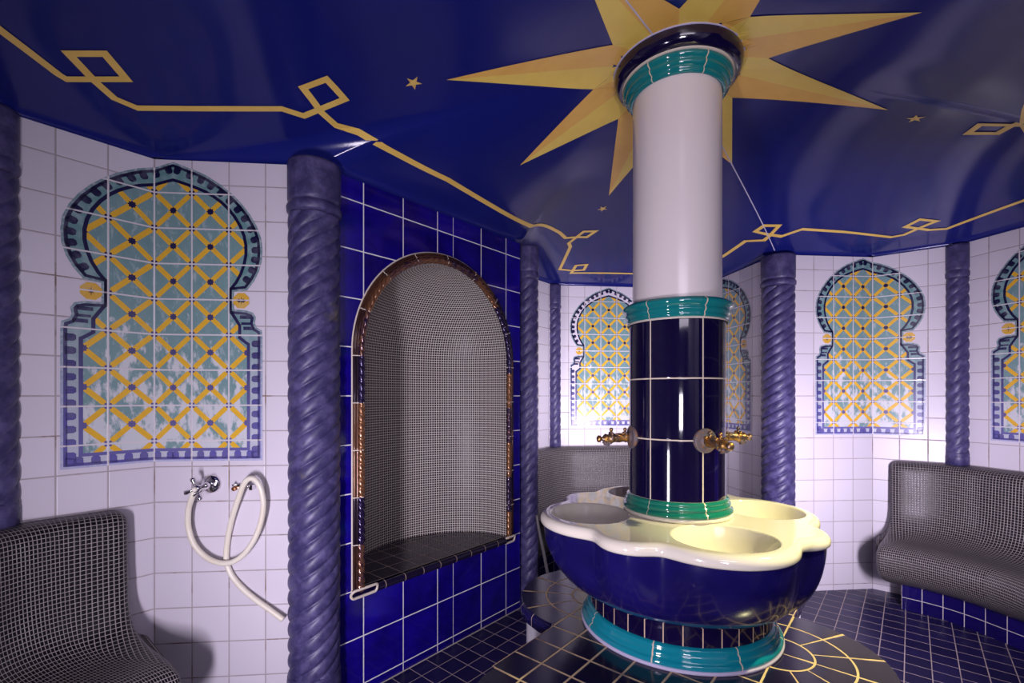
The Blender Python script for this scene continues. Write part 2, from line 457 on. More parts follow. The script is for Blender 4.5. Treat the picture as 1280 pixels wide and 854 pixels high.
# mouldings
def sweep(mb,path,prof,m=0,twist=0,lobes=0,depth=0,seg=16,rr=.02,w0=0):
    """prof None: lobed round section radius rr (twisting); else list of (dr,dw)"""
    L=0; rows=[]; uvr=[]; n=len(path)
    for i,(u,z) in enumerate(path):
        if i: L+=math.hypot(u-path[i-1][0],z-path[i-1][1])
        a=path[max(i-1,0)]; b=path[min(i+1,n-1)]
        tx,tz=b[0]-a[0],b[1]-a[1]; l=math.hypot(tx,tz); tx/=l; tz/=l
        nx,nz=-tz,tx          # outward from the opening (path runs up the left side)
        row=[]
        if prof is None:
            for k in range(seg):
                a_=2*pi*k/seg
                ph=lobes*(a_-twist*L)/(2*pi); ph-=math.floor(ph)
                q=rr*(1-depth+depth*math.sqrt(max(0,1-(2*ph-1)**2)))
                row.append(NP(u+nx*q*math.cos(a_),w0+q*math.sin(a_),z+nz*q*math.cos(a_)))
            uvr.append([(L,k/seg) for k in range(seg+1)])
        else:
            for dr,dw in prof: row.append(NP(u+nx*dr,w0+dw,z+nz*dr))
            uvr.append([(L,k/len(prof)) for k in range(len(prof))])
        rows.append(row)
    ids=mb.grid(rows,uvr,m,True,closed=prof is None)
    return L
def dens(path,step=.006):
    out=[path[0]]
    for a,b in zip(path[:-1],path[1:]):
        l=math.hypot(b[0]-a[0],b[1]-a[1]); n=max(1,round(l/step))
        for k in range(1,n+1): out.append((a[0]+(b[0]-a[0])*k/n,a[1]+(b[1]-a[1])*k/n))
    return out
ZM=.485
mb=MB()
sweep(mb,dens(archpath(.550,60,ZM),.02),[(.014,0.0),(.0135,-.009),(.011,-.014),(.007,-.013),(.004,-.006),(.002,-.006),(.000,-.016),(-.004,-.020),(-.008,-.017),(-.010,-.008),(-.011,0)])
part(mb,'arch_band',M['lustre2'],niche)
mb=MB(); sweep(mb,dens(archpath(.525,90,ZM),.004),None,twist=2*pi/.114,lobes=3,depth=.42,seg=30,rr=.0185,w0=-.010)
part(mb,'rope_moulding',M['lustre'],niche)
# joints between the moulding pieces
mb=MB(); P5=dens(archpath(.538,60,ZM),.002); L=0; nxt=.218
prev=P5[0]
for i in range(1,len(P5)-1):
    L+=math.hypot(P5[i][0]-P5[i-1][0],P5[i][1]-P5[i-1][1])
    if L>=nxt:
        nxt+=.218
        seg=P5[i-1:i+2]; mb=MB()
        sweep(mb,seg,[(.028,0),(.0275,-.012),(.023,-.017),(.017,-.014),(.012,-.020),(.007,-.023),(.002,-.018),(-.003,-.020),(-.009,-.027),(-.016,-.028),(-.024,-.022),(-.031,-.010),(-.032,0)]); part(mb,'moulding_joint',M['groutwhite'],niche)
# pale outline between band and blue tiles
mb=MB(); sweep(mb,dens(archpath(.5665,60,ZM),.02),[(.003,0),(.002,-.004),(-.002,-.005),(-.004,0)])
part(mb,'edge_joint',M['groutwhite'],niche)
# seat slab with bullnose
mb=MB(); rows=[];uv=[]
for j in range(9):
    t=j/8
    rows.append([NP(-(RI-.004)*math.cos(pi*k/S),(DEP-.004)*math.sin(pi*k/S)*t+ (-.012)*(1-t),ZSILL+.008) for k in range(S+1)])
    uv.append([(-RI*math.cos(pi*k/S)-.0575,DEP*math.sin(pi*k/S)*t-.02) for k in range(S+1)])
mb.grid(rows,uv,0,False,flip=True)
bn=[]; buv=[]
for j in range(9):
    a=pi*j/8*0.85
    w=-.012-.020*math.sin(a); z=ZSILL+.008-.020*(1-math.cos(a))
    bn.append([NP(-.44+.92*k/8,w,z) for k in range(9)]); buv.append([(-.44+.92*k/8-.0575,-.03) for k in range(9)])
bn.append([NP(-.44+.92*k/8,.03,ZSILL-.032) for k in range(9)]); buv.append(buv[-1])
mb.grid(bn,buv,0,True)
mb.poly([NP(-.44,-.012,ZSILL+.008),NP(.48,-.012,ZSILL+.008),NP(.48,.0,ZSILL+.008),NP(-.44,0,ZSILL+.008)],[(-.5,.03),(.42,.03),(.42,.04),(-.5,.04)])
part(mb,'seat',M['niche_seat'],niche)
for s,x0,x1 in ((-1,-.578,-.44),(1,.478,.575)):
    mb=MB()
    zc=ZSILL-.012
    loop=[]
    for k in range(24):
        a=2*pi*k/24
        cx=x1-.018 if math.cos(a)>0 else x0+.018
        loop.append(NP(cx+.018*math.cos(a),-.012-.012*(math.sin(a)>0)*math.sin(a),zc+.020*math.sin(a)))
    mb.tube(loop,.0065,8,0,closed=True)
    part(mb,'seat_end_grout',M['groutwhite'],niche)
for s,x0,x1 in ((-1,-.570,-.446),(1,.484,.570)):
    mb=MB()
    mb.poly([NP(x0,-.010,ZSILL-.030),NP(x1,-.010,ZSILL-.030),NP(x1,-.016,ZSILL+.004),NP(x0,-.016,ZSILL+.004)])
    mb.poly([NP(x0,-.016,ZSILL+.004),NP(x1,-.016,ZSILL+.004),NP(x1,.0,ZSILL+.006),NP(x0,.0,ZSILL+.006)])
    mb.poly([NP(x0,-.010,ZSILL-.030),NP(x0,0,ZSILL-.030),NP(x1,0,ZSILL-.030),NP(x1,-.010,ZSILL-.030)])
    part(mb,'seat_end_piece',M['navyring'],niche)

# ------------------------------------------------------------------ floor
mb=MB(); dF=tB; nF=nB; o0=Vector(PL['C'])
# cover room plus nothing more than the walls' thickness; split as polygon fan from the column
ids=[]
def fuv(p): q=Vector(p)-o0; return (q.dot(dF)+.04,q.dot(nF))
n=len(PV)
big=[COL+(p-COL)*(1+.06/(p-COL).length) for p in PV]
for i in range(n):
    a,b=big[i],big[(i+1)%n]
    mb.poly([(COL.x,COL.y,0),(b.x,b.y,0),(a.x,a.y,0)],[fuv(COL),fuv(b),fuv(a)])
    mb.poly([(a.x,a.y,0),(b.x,b.y,0),(b.x,b.y,-.08),(a.x,a.y,-.08)])
o=mb.build('floor',M['floor'],merge='recalc'); o['kind']='structure'
# border joint in front of the niche wall
mb=MB()
mb.poly([NP(uL,-.004,.0015),NP(uR,-.004,.0015),NP(uR,-.010,.0015),NP(uL,-.010,.0015)])
mb.poly([NP(uL,-.010,.0015),NP(uR,-.010,.0015),NP(uR,-.010,.0),NP(uL,-.010,.0)])
o=part(mb,'floor_joint',M['groutwhite'],W['niche'])

# ------------------------------------------------------------------ ceiling
mb=MB()
angs=[]
for i in range(n):
    a,b=PV[i],PV[(i+1)%n]
    for k in range(16):
        angs.append(a.lerp(b,k/16))
rows=[]
for j in range(25):
    t=j/24; row=[]
    for p in angs:
        d=p-COL; R=d.length; r=.12+(R-.12)*t
        x,y=COL.x+d.x/R*r,COL.y+d.y/R*r
        row.append((x,y,HC(x,y) if j<24 else ZW))
    rows.append(row)
mb.grid(rows,None,0,True,closed=True)
rows2=[[(p[0],p[1],p[2]+.06) for p in rows[0]],[(COL.x+(x-COL.x)*1.03,COL.y+(y-COL.y)*1.03,z+.06) for x,y,z in rows[-1]],[(COL.x+(x-COL.x)*1.03,COL.y+(y-COL.y)*1.03,z) for x,y,z in rows[-1]],rows[-1]]
mb.grid(rows2,None,0,False,closed=True)
ceil=mb.build('ceiling',M['ceil']); ceil['kind']='structure'
# painted decoration, thin paint film laid on the ceiling shape
def drape(mb,tri,m,off=.0025,cell=.06):
    """subdivide triangle in plan and lay it on the ceiling"""
    a,b,c=[Vector(p) for p in tri]
    n=max(1,int(max((a-b).length,(b-c).length,(a-c).length)/cell))
    g={}
    for i in range(n+1):
        for j in range(n+1-i):
            p=a+(b-a)*i/n+(c-a)*j/n; g[i,j]=mb.vert((p.x,p.y,HC(p.x,p.y)-off))
    ar=(b-a).x*(c-a).y-(b-a).y*(c-a).x
    for i in range(n):
        for j in range(n-i):
            q=[g[i,j],g[i+1,j],g[i,j+1]]; mb.face(q if ar<0 else q[::-1],None,m)
            if i+j<n-1:
                q=[g[i+1,j],g[i+1,j+1],g[i,j+1]]; mb.face(q if ar<0 else q[::-1],None,m)
tips=[(-172.8,.942),(146.6,.766),(95.4,.928),(49.0,.768),(3.9,.931),(-42.5,.764),(-85,.935),(-130.5,.765)]
mb=MB()
for i,(a,r) in enumerate(tips):
    an=tips[i-1][0]; ap=tips[(i+1)%8][0]
    def mid(x,y):
        d=(y-x+180)%360-180; return x+d/2
    v1=mid(a,an); v2=mid(a,ap)
    T=COL+Vector((math.cos(rad(a)),math.sin(rad(a))))*r
    c0=COL+Vector((math.cos(rad(a)),math.sin(rad(a))))*.20
    for v,m in ((v1,0),(v2,1)):
        V=COL+Vector((math.cos(rad(v)),math.sin(rad(v))))*.338
        ci=COL+Vector((math.cos(rad(v)),math.sin(rad(v))))*.20
        mm=m
        drape(mb,(T,V,c0),mm); drape(mb,(c0,V,ci),mm)
o=mb.build('painted_sunburst',[M['sundark'],M['sunflat']],ceil); o['label']='eight-pointed yellow and orange sun painted round the column head'
for a in (-172.9,95.3,4.7,-85):
    mb=MB(); c=COL+Vector((math.cos(rad(a)),math.sin(rad(a))))*1.068
    for k in range(5):
        t=rad(72*k+20); R=.034; q=.013
        T=c+Vector((math.cos(t),math.sin(t)))*R
        V1=c+Vector((math.cos(t-rad(36)),math.sin(t-rad(36))))*q; V2=c+Vector((math.cos(t+rad(36)),math.sin(t+rad(36))))*q
        drape(mb,(T,V1,V2),0); drape(mb,(c,V1,V2),0)
    o=mb.build('painted_star',M['star'],ceil); o['label']='small yellow five-pointed star on the blue ceiling'
def ribbon(mb,pts,w,off):
    pts=[Vector(p) for p in pts]; n=len(pts)
    Ls=[];Rs=[]
    for i,p in enumerate(pts):
        d1=(pts[i]-pts[i-1]).normalized() if i else (pts[1]-pts[0]).normalized()
        d2=(pts[i+1]-pts[i]).normalized() if i<n-1 else d1
        n1=Vector((-d1.y,d1.x)); n2=Vector((-d2.y,d2.x)); mt=n1+n2
        if mt.length<.3: mt=n1
        mt.normalize(); k=min(2.2,1/max(.4,mt.dot(n1)))
        Ls.append(p+mt*w/2*k); Rs.append(p-mt*w/2*k)
    for i in range(n-1):
        L=(pts[i+1]-pts[i]).length; q=max(1,int(L/.05))
        for k in range(q):
            a=Ls[i].lerp(Ls[i+1],k/q); b=Ls[i].lerp(Ls[i+1],(k+1)/q); c=Rs[i].lerp(Rs[i+1],(k+1)/q); d=Rs[i].lerp(Rs[i+1],k/q)
            mb.poly([(p.x,p.y,HC(p.x,p.y)-off) for p in (a,b,c,d)])
line=[(-1.3, 0.1), (-1.42, 0.9), (-1.46, 1.33), (-1.469, 1.511), (-1.465, 1.534), (-1.298, 1.57), (-1.276, 1.461), (-1.37, 1.441), (-1.394, 1.557), (-1.4, 1.642), (-1.364, 1.699), (-0.892, 1.807), (-0.829, 1.858), (-0.651, 1.815), (-0.68, 1.709), (-0.775, 1.73), (-0.758, 1.858), (-0.728, 1.93), (-0.65, 1.975), (-0.588, 2.017), (-0.318, 2.317), (0.33, 3.224), (0.381, 3.318), (0.537, 3.345), (0.587, 3.27), (0.502, 3.262), (0.415, 3.406), (0.434, 3.467), (0.395, 3.857), (0.5, 3.899), (0.599, 3.894), (0.609, 3.797), (0.522, 3.804), (0.501, 3.947), (1.044, 3.989), (1.36, 3.99), (1.56, 3.83), (1.604, 3.543), (1.627, 3.253), (1.72, 3.184), (1.726, 3.013), (1.633, 3.021), (1.621, 3.108), (1.711, 3.108), (1.803, 3.119), (1.892, 3.038), (2.491, 3.064), (2.539, 3.02), (2.573, 2.827), (2.476, 2.831), (2.469, 2.928), (2.624, 2.936), (2.7, 2.898), (2.745, 2.501), (2.71, 2.2), (2.6, 2.08), (2.28, 2.03), (2.17, 1.96), (2.107, 1.919), (1.979, 1.973), (2.006, 2.052), (2.096, 2.013), (2.06, 1.88), (1.92, 1.74), (1.28, 1.0)]
mb=MB(); ribbon(mb,line,.026,.003)
o=mb.build('painted_scroll_line',M['gold'],ceil); o['label']='thin yellow knotted border line along the ceiling edge'
mb=MB(); d50=Vector((math.cos(rad(49)),math.sin(rad(49)))); 
ribbon(mb,[COL+d50*.25,COL+d50*1.76],.006,.004)
d230=Vector((math.cos(rad(231.5)),math.sin(rad(231.5)))); ribbon(mb,[COL+d230*.25,COL+d230*1.9],.006,.004)
o=mb.build('ceiling_joint',M['seam'],ceil)

# ------------------------------------------------------------------ murals
HALF_OUT=[(0,3.60),(.18,3.54),(.36,3.47),(.6,3.39),(.85,3.28),(1.1,3.13),(1.35,2.96),(1.6,2.75),(1.85,2.49),(2.08,2.19),(2.27,1.85),(2.39,1.5),(2.42,1.18),(2.40,.85),(2.32,.55),(2.19,.28),(2.0,.02)]
HALF_IN=[(0,3.14),(.18,3.09),(.36,3.03),(.6,2.95),(.85,2.85),(1.1,2.71),(1.32,2.55),(1.52,2.36),(1.70,2.13),(1.85,1.87),(1.96,1.58),(2.01,1.3),(2.01,1.02),(1.96,.75),(1.87,.47),(1.74,.22),(1.58,.0)]
# lower body, listed downwards
LOW_OUT=[(2.0,0),(1.64,-.03),(1.64,-.53),(1.98,-.56),(2.16,-.62),(2.24,-.75),(2.21,-.92),(2.26,-1.04),(2.40,-1.12),(2.42,-1.3),(2.42,-4.85),(0,-4.85)]
LOW_IN=[(1.58,0),(1.58,-.55),(1.72,-.78),(1.84,-.98),(1.84,-1.32),(2.0,-1.45),(2.08,-1.5),(2.08,-4.56),(0,-4.56)]
def offset_in(pts,w):
    out=[];n=len(pts)
    for i in range(n):
        a=Vector(pts[max(i-1,0)]);b=Vector(pts[min(i+1,n-1)]);p=Vector(pts[i])
        d1=(p-a).normalized() if i else None; d2=(b-p).normalized() if i<n-1 else None
        if d1 is None: d1=d2
        if d2 is None: d2=d1
        n1=Vector((d1.y,-d1.x)); n2=Vector((d2.y,-d2.x)); m=(n1+n2)
        m=m.normalized() if m.length>.1 else n1
        k=1/max(.5,m.dot(n1)); q=p+m*w*k
        if i==0 or i==n-1:
            if abs(pts[i][0])<1e-6: q=Vector((0,p.y+ (w if False else (m*w*k).y)))
        out.append((q.x,q.y))
    return out
def mural(parent,segmap,uc,label):
    """segmap(u_tiles)-> plan point, normal (inward); uc: fold position in tile units"""
    me=bpy.data.meshes.new('tile_mural'); bm=bmesh.new()
    LAYER=[0.0]
    faces=[]
    def add(poly,mat,lay):
        vs=[bm.verts.new((x,y,lay)) for x,y in poly]
        try: f=bm.faces.new(vs); f.material_index=mat
        except ValueError: pass
    OUT=HALF_OUT+LOW_OUT[1:]; IN=HALF_IN+LOW_IN[1:]
    def mir(p): return [(-x,y) for x,y in p]
    # base plate (border glaze), whole outline
    full=OUT+[( -x,y) for x,y in reversed(OUT)][1:-1]
    add(full,1,0)
    inn=IN+[(-x,y) for x,y in reversed(IN)][1:-1]
    add(inn,0,1)
    # strips along paths (closed outline)
    def strip(path,w,mat,lay,closed=True):
        n=len(path)
        pts=[Vector(p) for p in path]; Lf=[];Rt=[]
        for i in range(n):
            p=pts[i]; a=pts[i-1]; b=pts[(i+1)%n]
            d1=(p-a).normalized(); d2=(b-p).normalized()
            n1=Vector((d1.y,-d1.x)); n2=Vector((d2.y,-d2.x)); m=n1+n2
            m=m.normalized() if m.length>.2 else n1
            k=1/max(.55,m.dot(n1)); Lf.append(p); Rt.append(p+m*w*k)
        for i in range(n):
            j=(i+1)%n
            add([Lf[i],Lf[j],Rt[j],Rt[i]],mat,lay)
        return Rt
    e1=strip(full,.055,2,1)            # pale edge line (outline runs clockwise: right normal = inwards)
    strip([tuple(p) for p in e1],.075,3,2)
    strip(inn,.085,4,2)
    # merlons: blocks standing in from the outer edge
    def walk(path,step,start):
        out=[];acc=-start
        for a,b in zip(path[:-1],path[1:]):
            a=Vector(a);b=Vector(b);l=(b-a).length
            if l<1e-6: continue
            d=(b-a)/l; s=0
            while acc+ (l-s)>=step or acc<0:
                if acc<0:
                    need=-acc
                    if l-s<need: break
                    s+=need; acc=0
                else:
                    need=step-acc
                    if l-s<need: break
                    s+=need; acc=0
                out.append((a+d*s,Vector((d.y,-d.x)),d))
            acc+=l-s
        return out
    def merlon(p,nn,d,w,h,lay=2):
        q=p+nn*.08
        pts=[q-d*w*.62,q-d*w*.5+nn*h*.35,q-d*w*.5+nn*h*.75,q-d*w*.28+nn*h,q+d*w*.28+nn*h,q+d*w*.5+nn*h*.75,q+d*w*.5+nn*h*.35,q+d*w*.62]
        add([(v.x,v.y) for v in pts],3,lay)
    half=[(p,nn,d) for p,nn,d in walk(HALF_OUT,.345,.19)]
    ms=half[:]
    ms+=walk([(2.42,-1.34),(2.42,-4.6)],.335,.17)
    ms+=walk([(2.2,-4.85),(0,-4.85)],.335,.12)
    for p,nn,d in ms:
        for s in (1,-1):
            merlon(Vector((p.x*s,p.y)),Vector((nn.x*s,nn.y)),Vector((d.x*s,d.y)),.185,.215)
    # corner ornaments, scroll lines
    for s in (1,-1):
        X=lambda pl:[(x*s,y) for x,y in pl]
        add(X([(2.34,-4.78),(2.34,-4.55),(2.12,-4.60)]),3,2); add(X([(2.34,-4.78),(2.12,-4.60),(2.12,-4.78)]),3,2)
        for y0,y1,x0,x1 in ((-.70,-.80,1.80,2.12),(-1.02,-1.12,1.90,2.20),(-.90,-.97,1.84,2.14)):
            add(X([(x0,y0),(x1,y0),(x1,y1),(x0,y1)]),3,2)
        # rosette
        c=Vector((1.84,-.28)); 
        oc=[c+Vector((math.cos(rad(22.5+45*k)),math.sin(rad(22.5+45*k))))*.235 for k in range(8)]
        add(X([(p.x,p.y) for p in oc]),5,2)
        st=[]
        for k in range(16):
            r=(.13 if k%4==0 else (.085 if k%4==2 else .03)); st.append(c+Vector((math.cos(rad(22.5*k)),math.sin(rad(22.5*k))))*r)
        add(X([(p.x,p.y) for p in st]),3,3)
    bmesh.ops.triangulate(bm,faces=[f for f in bm.faces if len(f.verts)>4])
    # cut into strips so that the plate follows the wall, then fold
    geom=bm.verts[:]+bm.edges[:]+bm.faces[:]
    if uc is not None:
        bmesh.ops.bisect_plane(bm,geom=geom,plane_co=(uc,0,0),plane_no=(1,0,0),dist=1e-6)
    uvl=bm.loops.layers.uv.new('UVMap')
    for f in bm.faces:
        for l in f.loops:
            x,y,z=l.vert.co; l[uvl].uv=((x+.5)*.15,(y)*.15+1.84)
    for v in bm.verts:
        x,y,lay=v.co
        p,nn=segmap(x*.15)
        w=.0012+.0006*lay
        v.co=(p.x+nn.x*w,p.y+nn.y*w,1.84+y*.15)
    # all faces look into the room
    for f in bm.faces:
        f.normal_update()
        c=f.calc_center_median(); p,nn=None,None
        # normal from plan normal of nearest vertex
    bm.to_mesh(me); bm.free()
    for m in ('mfield','mband','medge','mnavy','mline','myel'): me.materials.append(M[m])
    o=bpy.data.objects.new('tile_mural',me); COLL.objects.link(o); o.parent=parent
    o['label']=label
    return o
def seg_two(a,k,b,uk):
    """wall a-k-b, the fold k lies at u=uk (m) of the mural"""
    a,k,b=[Vector(PL[x]) for x in (a,k,b)]
    d1=unit(a,k); d2=unit(k,b); n1=-outn(d1); n2=-outn(d2); nm=(n1+n2)/ (1+n1.dot(n2))
    def f(u):
        s=u-uk
        if abs(s)<1e-5: return k,nm
        return (k+d1*s,n1) if s<0 else (k+d2*s,n2)
    return f
def seg_one(c,d):
    nn=-outn(d)
    return lambda u:(Vector(c)+d*u,nn)
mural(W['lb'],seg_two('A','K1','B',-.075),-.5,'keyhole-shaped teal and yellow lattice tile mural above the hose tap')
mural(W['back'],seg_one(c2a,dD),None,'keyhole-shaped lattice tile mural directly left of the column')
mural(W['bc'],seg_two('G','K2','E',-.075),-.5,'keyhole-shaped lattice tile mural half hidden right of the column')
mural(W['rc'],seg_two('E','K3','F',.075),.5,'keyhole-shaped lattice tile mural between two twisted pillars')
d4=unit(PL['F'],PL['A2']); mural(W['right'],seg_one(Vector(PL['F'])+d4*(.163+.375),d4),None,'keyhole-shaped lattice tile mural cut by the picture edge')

# ------------------------------------------------------------------ twisted pillars
def pillar(c,R,z0,z1,label,cap=.165,ring=.06,base=.15,lead=.40,ph0=0,starts=6):
    t=thing('twisted_pillar',(c[0],c[1],z0),label,'pillar','twisted blue pillars around the room'); t['kind']='thing'
    cc=(c[0],c[1],0)
    dep=.15*R/.105+.02
    mb=MB()
    zt=z1-cap-ring
    mb.lathe([(R*.86,zt-.006),(R*.86,zt+.004),(R*.97,zt+.008),(R*1.04,zt+ring*.25),(R*1.06,zt+ring*.6),(R*.985,zt+ring*.86),(R*.95,zt+ring*.93),(R*1.0,zt+ring),(R*1.02,zt+ring+.012),(R*1.025,z1-.012),(R*1.01,z1+.0)],cc,48,capt=True,capb=True)
    part(mb,'capital',M['stone'],t)
    mb=MB(); zb=z0+base
    nz=int((zt-zb)/.0055); seg=144 if starts>4 else 96; rows=[]
    for i in range(nz+1):
        z=zb+(zt-zb)*i/nz; row=[]
        fade=min(1,(z-zb)/.02,(zt-z)/.02)
        for k in range(seg):
            a=2*pi*k/seg; p=starts*(a/(2*pi)-z/lead)+ph0; p-=math.floor(p)
            bu=math.sqrt(max(0,1-(2*p-1)**2))**.9
            r=R*(1-(.13 if starts>4 else .17)*(1-bu))
            row.append((c[0]+r*math.cos(a),c[1]+r*math.sin(a),z))
        rows.append(row)
    mb.grid(rows,None,0,True,closed=True)
    part(mb,'twisted_shaft',M['stone'],t)
    mb=MB(); mb.lathe([(R*1.03,z0),(R*1.03,zb-.022),(R*1.0,zb-.016),(R*1.02,zb-.006),(R*.97,zb+.004)],cc,48,capb=True,capt=True)
    part(mb,'base',M['stone'],t)
    return t
def inset(k,prv,nx,d):
    a=unit(PL[prv],PL[k]); b=unit(PL[k],PL[nx]); m=-(outn(a)+outn(b)); m.normalize()
    return Vector(PL[k])+m*d
ZT=2.385
pillar(inset('B','K1','C',.0)+Vector((-.025,.0)),.106,0,ZT,'thick twisted blue pillar between the hose wall and the cobalt niche wall',base=.20)
pillar((1.905,3.34),.108,0,ZT,'thick twisted blue pillar just right of the central column',ph0=.4)
pillar((.112,3.125),.064,0,ZT,'slim twisted blue pillar at the far end of the cobalt niche wall',ph0=.2,starts=4,lead=.29)
pillar(inset('D','C2','G',.012),.058,.93,ZT,'slimmest twisted blue pillar, farthest away, ending on the back bench',base=.075,ph0=.7,starts=4,lead=.29)
pillar(inset('F','K3','A2',.010),.060,.93,ZT,'slim twisted blue pillar ending on top of the right mosaic bench',base=.085,ph0=.1,starts=4,lead=.29)
pillar(inset('A','L0','K1',.01),.060,.93,ZT,'slim twisted blue pillar cut by the left picture edge above a bench',base=.085,ph0=.5,starts=4,lead=.29)

# ------------------------------------------------------------------ mosaic benches
PROF=[(0.0,.935,.10),(.04,.935,.10),(.075,.928,.10),(.098,.905,.10),(.105,.86,.10),(.110,.76,.10),(.116,.66,.10),(.128,.575,.10),(.155,.505,.09),(.20,.468,.07),(.26,.448,.05),(.33,.440,.035),(.40,.432,.027),(.445,.410,.02),(.468,.37,.018),(.470,.32,.018),(.455,.27,.02),(.42,.225,.025),(.37,.19,.035),(.31,.165,.045),(.27,.155,.05)]
def catmull(P,n=3):
    out=[]
    for i in range(len(P)-1):
        p0=P[max(i-1,0)];p1=P[i];p2=P[i+1];p3=P[min(i+2,len(P)-1)]
        for k in range(n):
            t=k/n
            out.append(tuple(.5*((2*b)+(c-a)*t+(2*a-5*b+4*c-d)*t*t+(-a+3*b-3*c+d)*t**3) for a,b,c,d in zip(p0,p1,p2,p3)))
    out.append(P[-1]); return out
def bench(path,label,end0,end1,rev=False):
    """path: plan polyline along the wall with room on the right; end0/end1: True when the end is free and rounded"""
    pts=[Vector(p) for p in path]
    if rev: pass
    n=len(pts)
    ds=[unit(a,b) for a,b in zip(pts[:-1],pts[1:])]; ns=[-outn(d) for d in ds]
    Ls=[(b-a).length for a,b in zip(pts[:-1],pts[1:])]
    tot=sum(Ls)
    prof=catmull(PROF,3)
    def at(s,d):
        """point at arc s along the wall line, d off the wall; inside corners are rounded"""
        acc=0
        for i in range(len(ds)):
            if s<=acc+Ls[i] or i==len(ds)-1:
                q=s-acc; p=pts[i]+ds[i]*q+ns[i]*d
                best=p
                rr=.10+d*.75
                if i<len(ds)-1 and Ls[i]-q<rr:   # near the next corner
                    best=corner(i,i+1,-(Ls[i]-q),rr,d)
                elif i>0 and q<rr:
                    best=corner(i-1,i,q,rr,d)
                return best
            acc+=Ls[i]
    def corner(i,j,q,rr,d):
        k=pts[j]
        m=(ns[i]+ns[j])/(1+ns[i].dot(ns[j]))*d
        P0=k-ds[i]*rr+ns[i]*d; P2=k+ds[j]*rr+ns[j]*d; P1=k+m
        w=min(1,d/.05)
        t=(q/rr+1)/2
        bz=P0*(1-t)**2+P1*2*t*(1-t)+P2*t*t
        ln=(P0.lerp(P1,q/rr+1) if q<0 else P1.lerp(P2,q/rr))
        return ln.lerp(bz,w)
    RN=.045
    # profile normals
    pn=[]
    for i in range(len(prof)):
        a=prof[max(i-1,0)];b=prof[min(i+1,len(prof)-1)]
        t=Vector((b[0]-a[0],b[1]-a[1])).normalized(); pn.append(Vector((-t.y,t.x)))  # outwards (left of downwards run)
    arc=[0]
    for i in range(1,len(prof)): arc.append(arc[-1]+math.hypot(prof[i][0]-prof[i-1][0],prof[i][1]-prof[i-1][1]))
    N=max(16,int(tot/.035)); rows=[]; uv=[]
    def ring(ss,inset_):
        row=[];u=[]
        for i,(d,z,ts) in enumerate(prof):
            dd=max(0,d-pn[i].x*inset_*(1 if True else 0)); zz=z-pn[i].y*inset_
            if d<.03: dd=d
            s=ss(ts); p=at(min(max(s,0),tot),dd); row.append((p.x,p.y,zz)); u.append((s,arc[i]))
        return row,u
    def add(ss,ins):
        r,u=ring(ss,ins); rows.append(r); uv.append(u)
    if end0:
        for k in range(5):
            a=pi/2*(1-k/5); add(lambda ts:ts+RN-RN*math.sin(a),RN*(1-math.cos(a)))
    for k in range(N+1):
        f=k/N
        s0=(lambda ts:(ts+RN) if end0 else 0.0); s1=(lambda ts:(tot-ts-RN) if end1 else tot)
        add(lambda ts:s0(ts)+(s1(ts)-s0(ts))*f,0)
    if end1:
        for k in range(1,6):
            a=pi/2*k/5; add(lambda ts:tot-ts-RN+RN*math.sin(a),RN*(1-math.cos(a)))
    t=thing('mosaic_bench',(at(tot/2,.2).x,at(tot/2,.2).y,0),label,'bench','mosaic covered benches along the walls')
    mb=MB(); ids=mb.grid(rows,uv,0,True)
    # free end faces: join seat end to the wall
    for on,r,u,fl in ((end0,rows[0],uv[0],False),(end1,rows[-1],uv[-1],True)):
        if not on: continue
        m_=len(r); 
        A=[mb.vert(p) for p in r]
        # inner edge near the wall: same profile heights, d=0
        Bv=[];Bu=[]
        for i in range(m_):
            s=u[i][0]; p=at(min(max(s,0),tot),0.0); Bv.append(mb.vert((p.x,p.y,r[i][2])));
        for i in range(m_-1):
            q=[A[i],A[i+1],Bv[i+1],Bv[i]]
            uu=[(prof[i][0],r[i][2]),(prof[i+1][0],r[i+1][2]),(0,r[i+1][2]),(0,r[i][2])]
            if fl: q.reverse(); uu.reverse()
            mb.face(q,uu,0,True)
    part(mb,'mosaic_seat',M['mosaic'],t)
    # tiled base
    mb=MB(); zs=.17; bs0=(.16 if end0 else 0); bs1=(tot-.16 if end1 else tot); NB=max(8,int(tot/.06))
    S=[bs0+(bs1-bs0)*k/NB for k in range(NB+1)]
    pa=[at(s,.29) for s in S]; pw=[at(s,.0) for s in S]; U=[0]
    for a,b in zip(pa[:-1],pa[1:]): U.append(U[-1]+(b-a).length)
    mb.grid([[(p.x,p.y,0) for p in pa],[(p.x,p.y,zs) for p in pa]],[[(u+.0,0-.078) for u in U],[(u,zs-.078) for u in U]],0,False)
    for on,i in ((end0,0),(end1,-1)):
        if on: mb.poly([(pw[i].x,pw[i].y,0),(pa[i].x,pa[i].y,0),(pa[i].x,pa[i].y,zs),(pw[i].x,pw[i].y,zs)],[(.29,-.078),(0,-.078),(0,zs-.078),(.29,zs-.078)])
    mb.grid([[(p.x,p.y,0) for p in pa],[(p.x,p.y,0) for p in pw]],None,0,False)
    part(mb,'tiled_base',M['bench_tile'],t)
    return t
K1=Vector(PL['K1']);K3=Vector(PL['K3'])
bench([PL['K3'],PL['F'],PL['A2'],PL['K4']],'black mosaic bench at the right wall with a blue tiled base',True,False)
dl=unit(PL['L0'],PL['A'])
bench([tuple(Vector(PL['L0'])+dl*.55),PL['A'],PL['K1']],'black mosaic bench in the lower left corner beneath the left mural',False,True)
bench([PL['C2'],PL['D'],PL['G'],PL['K2']],'black mosaic bench along the back wall behind the cream fountain basin',False,True)

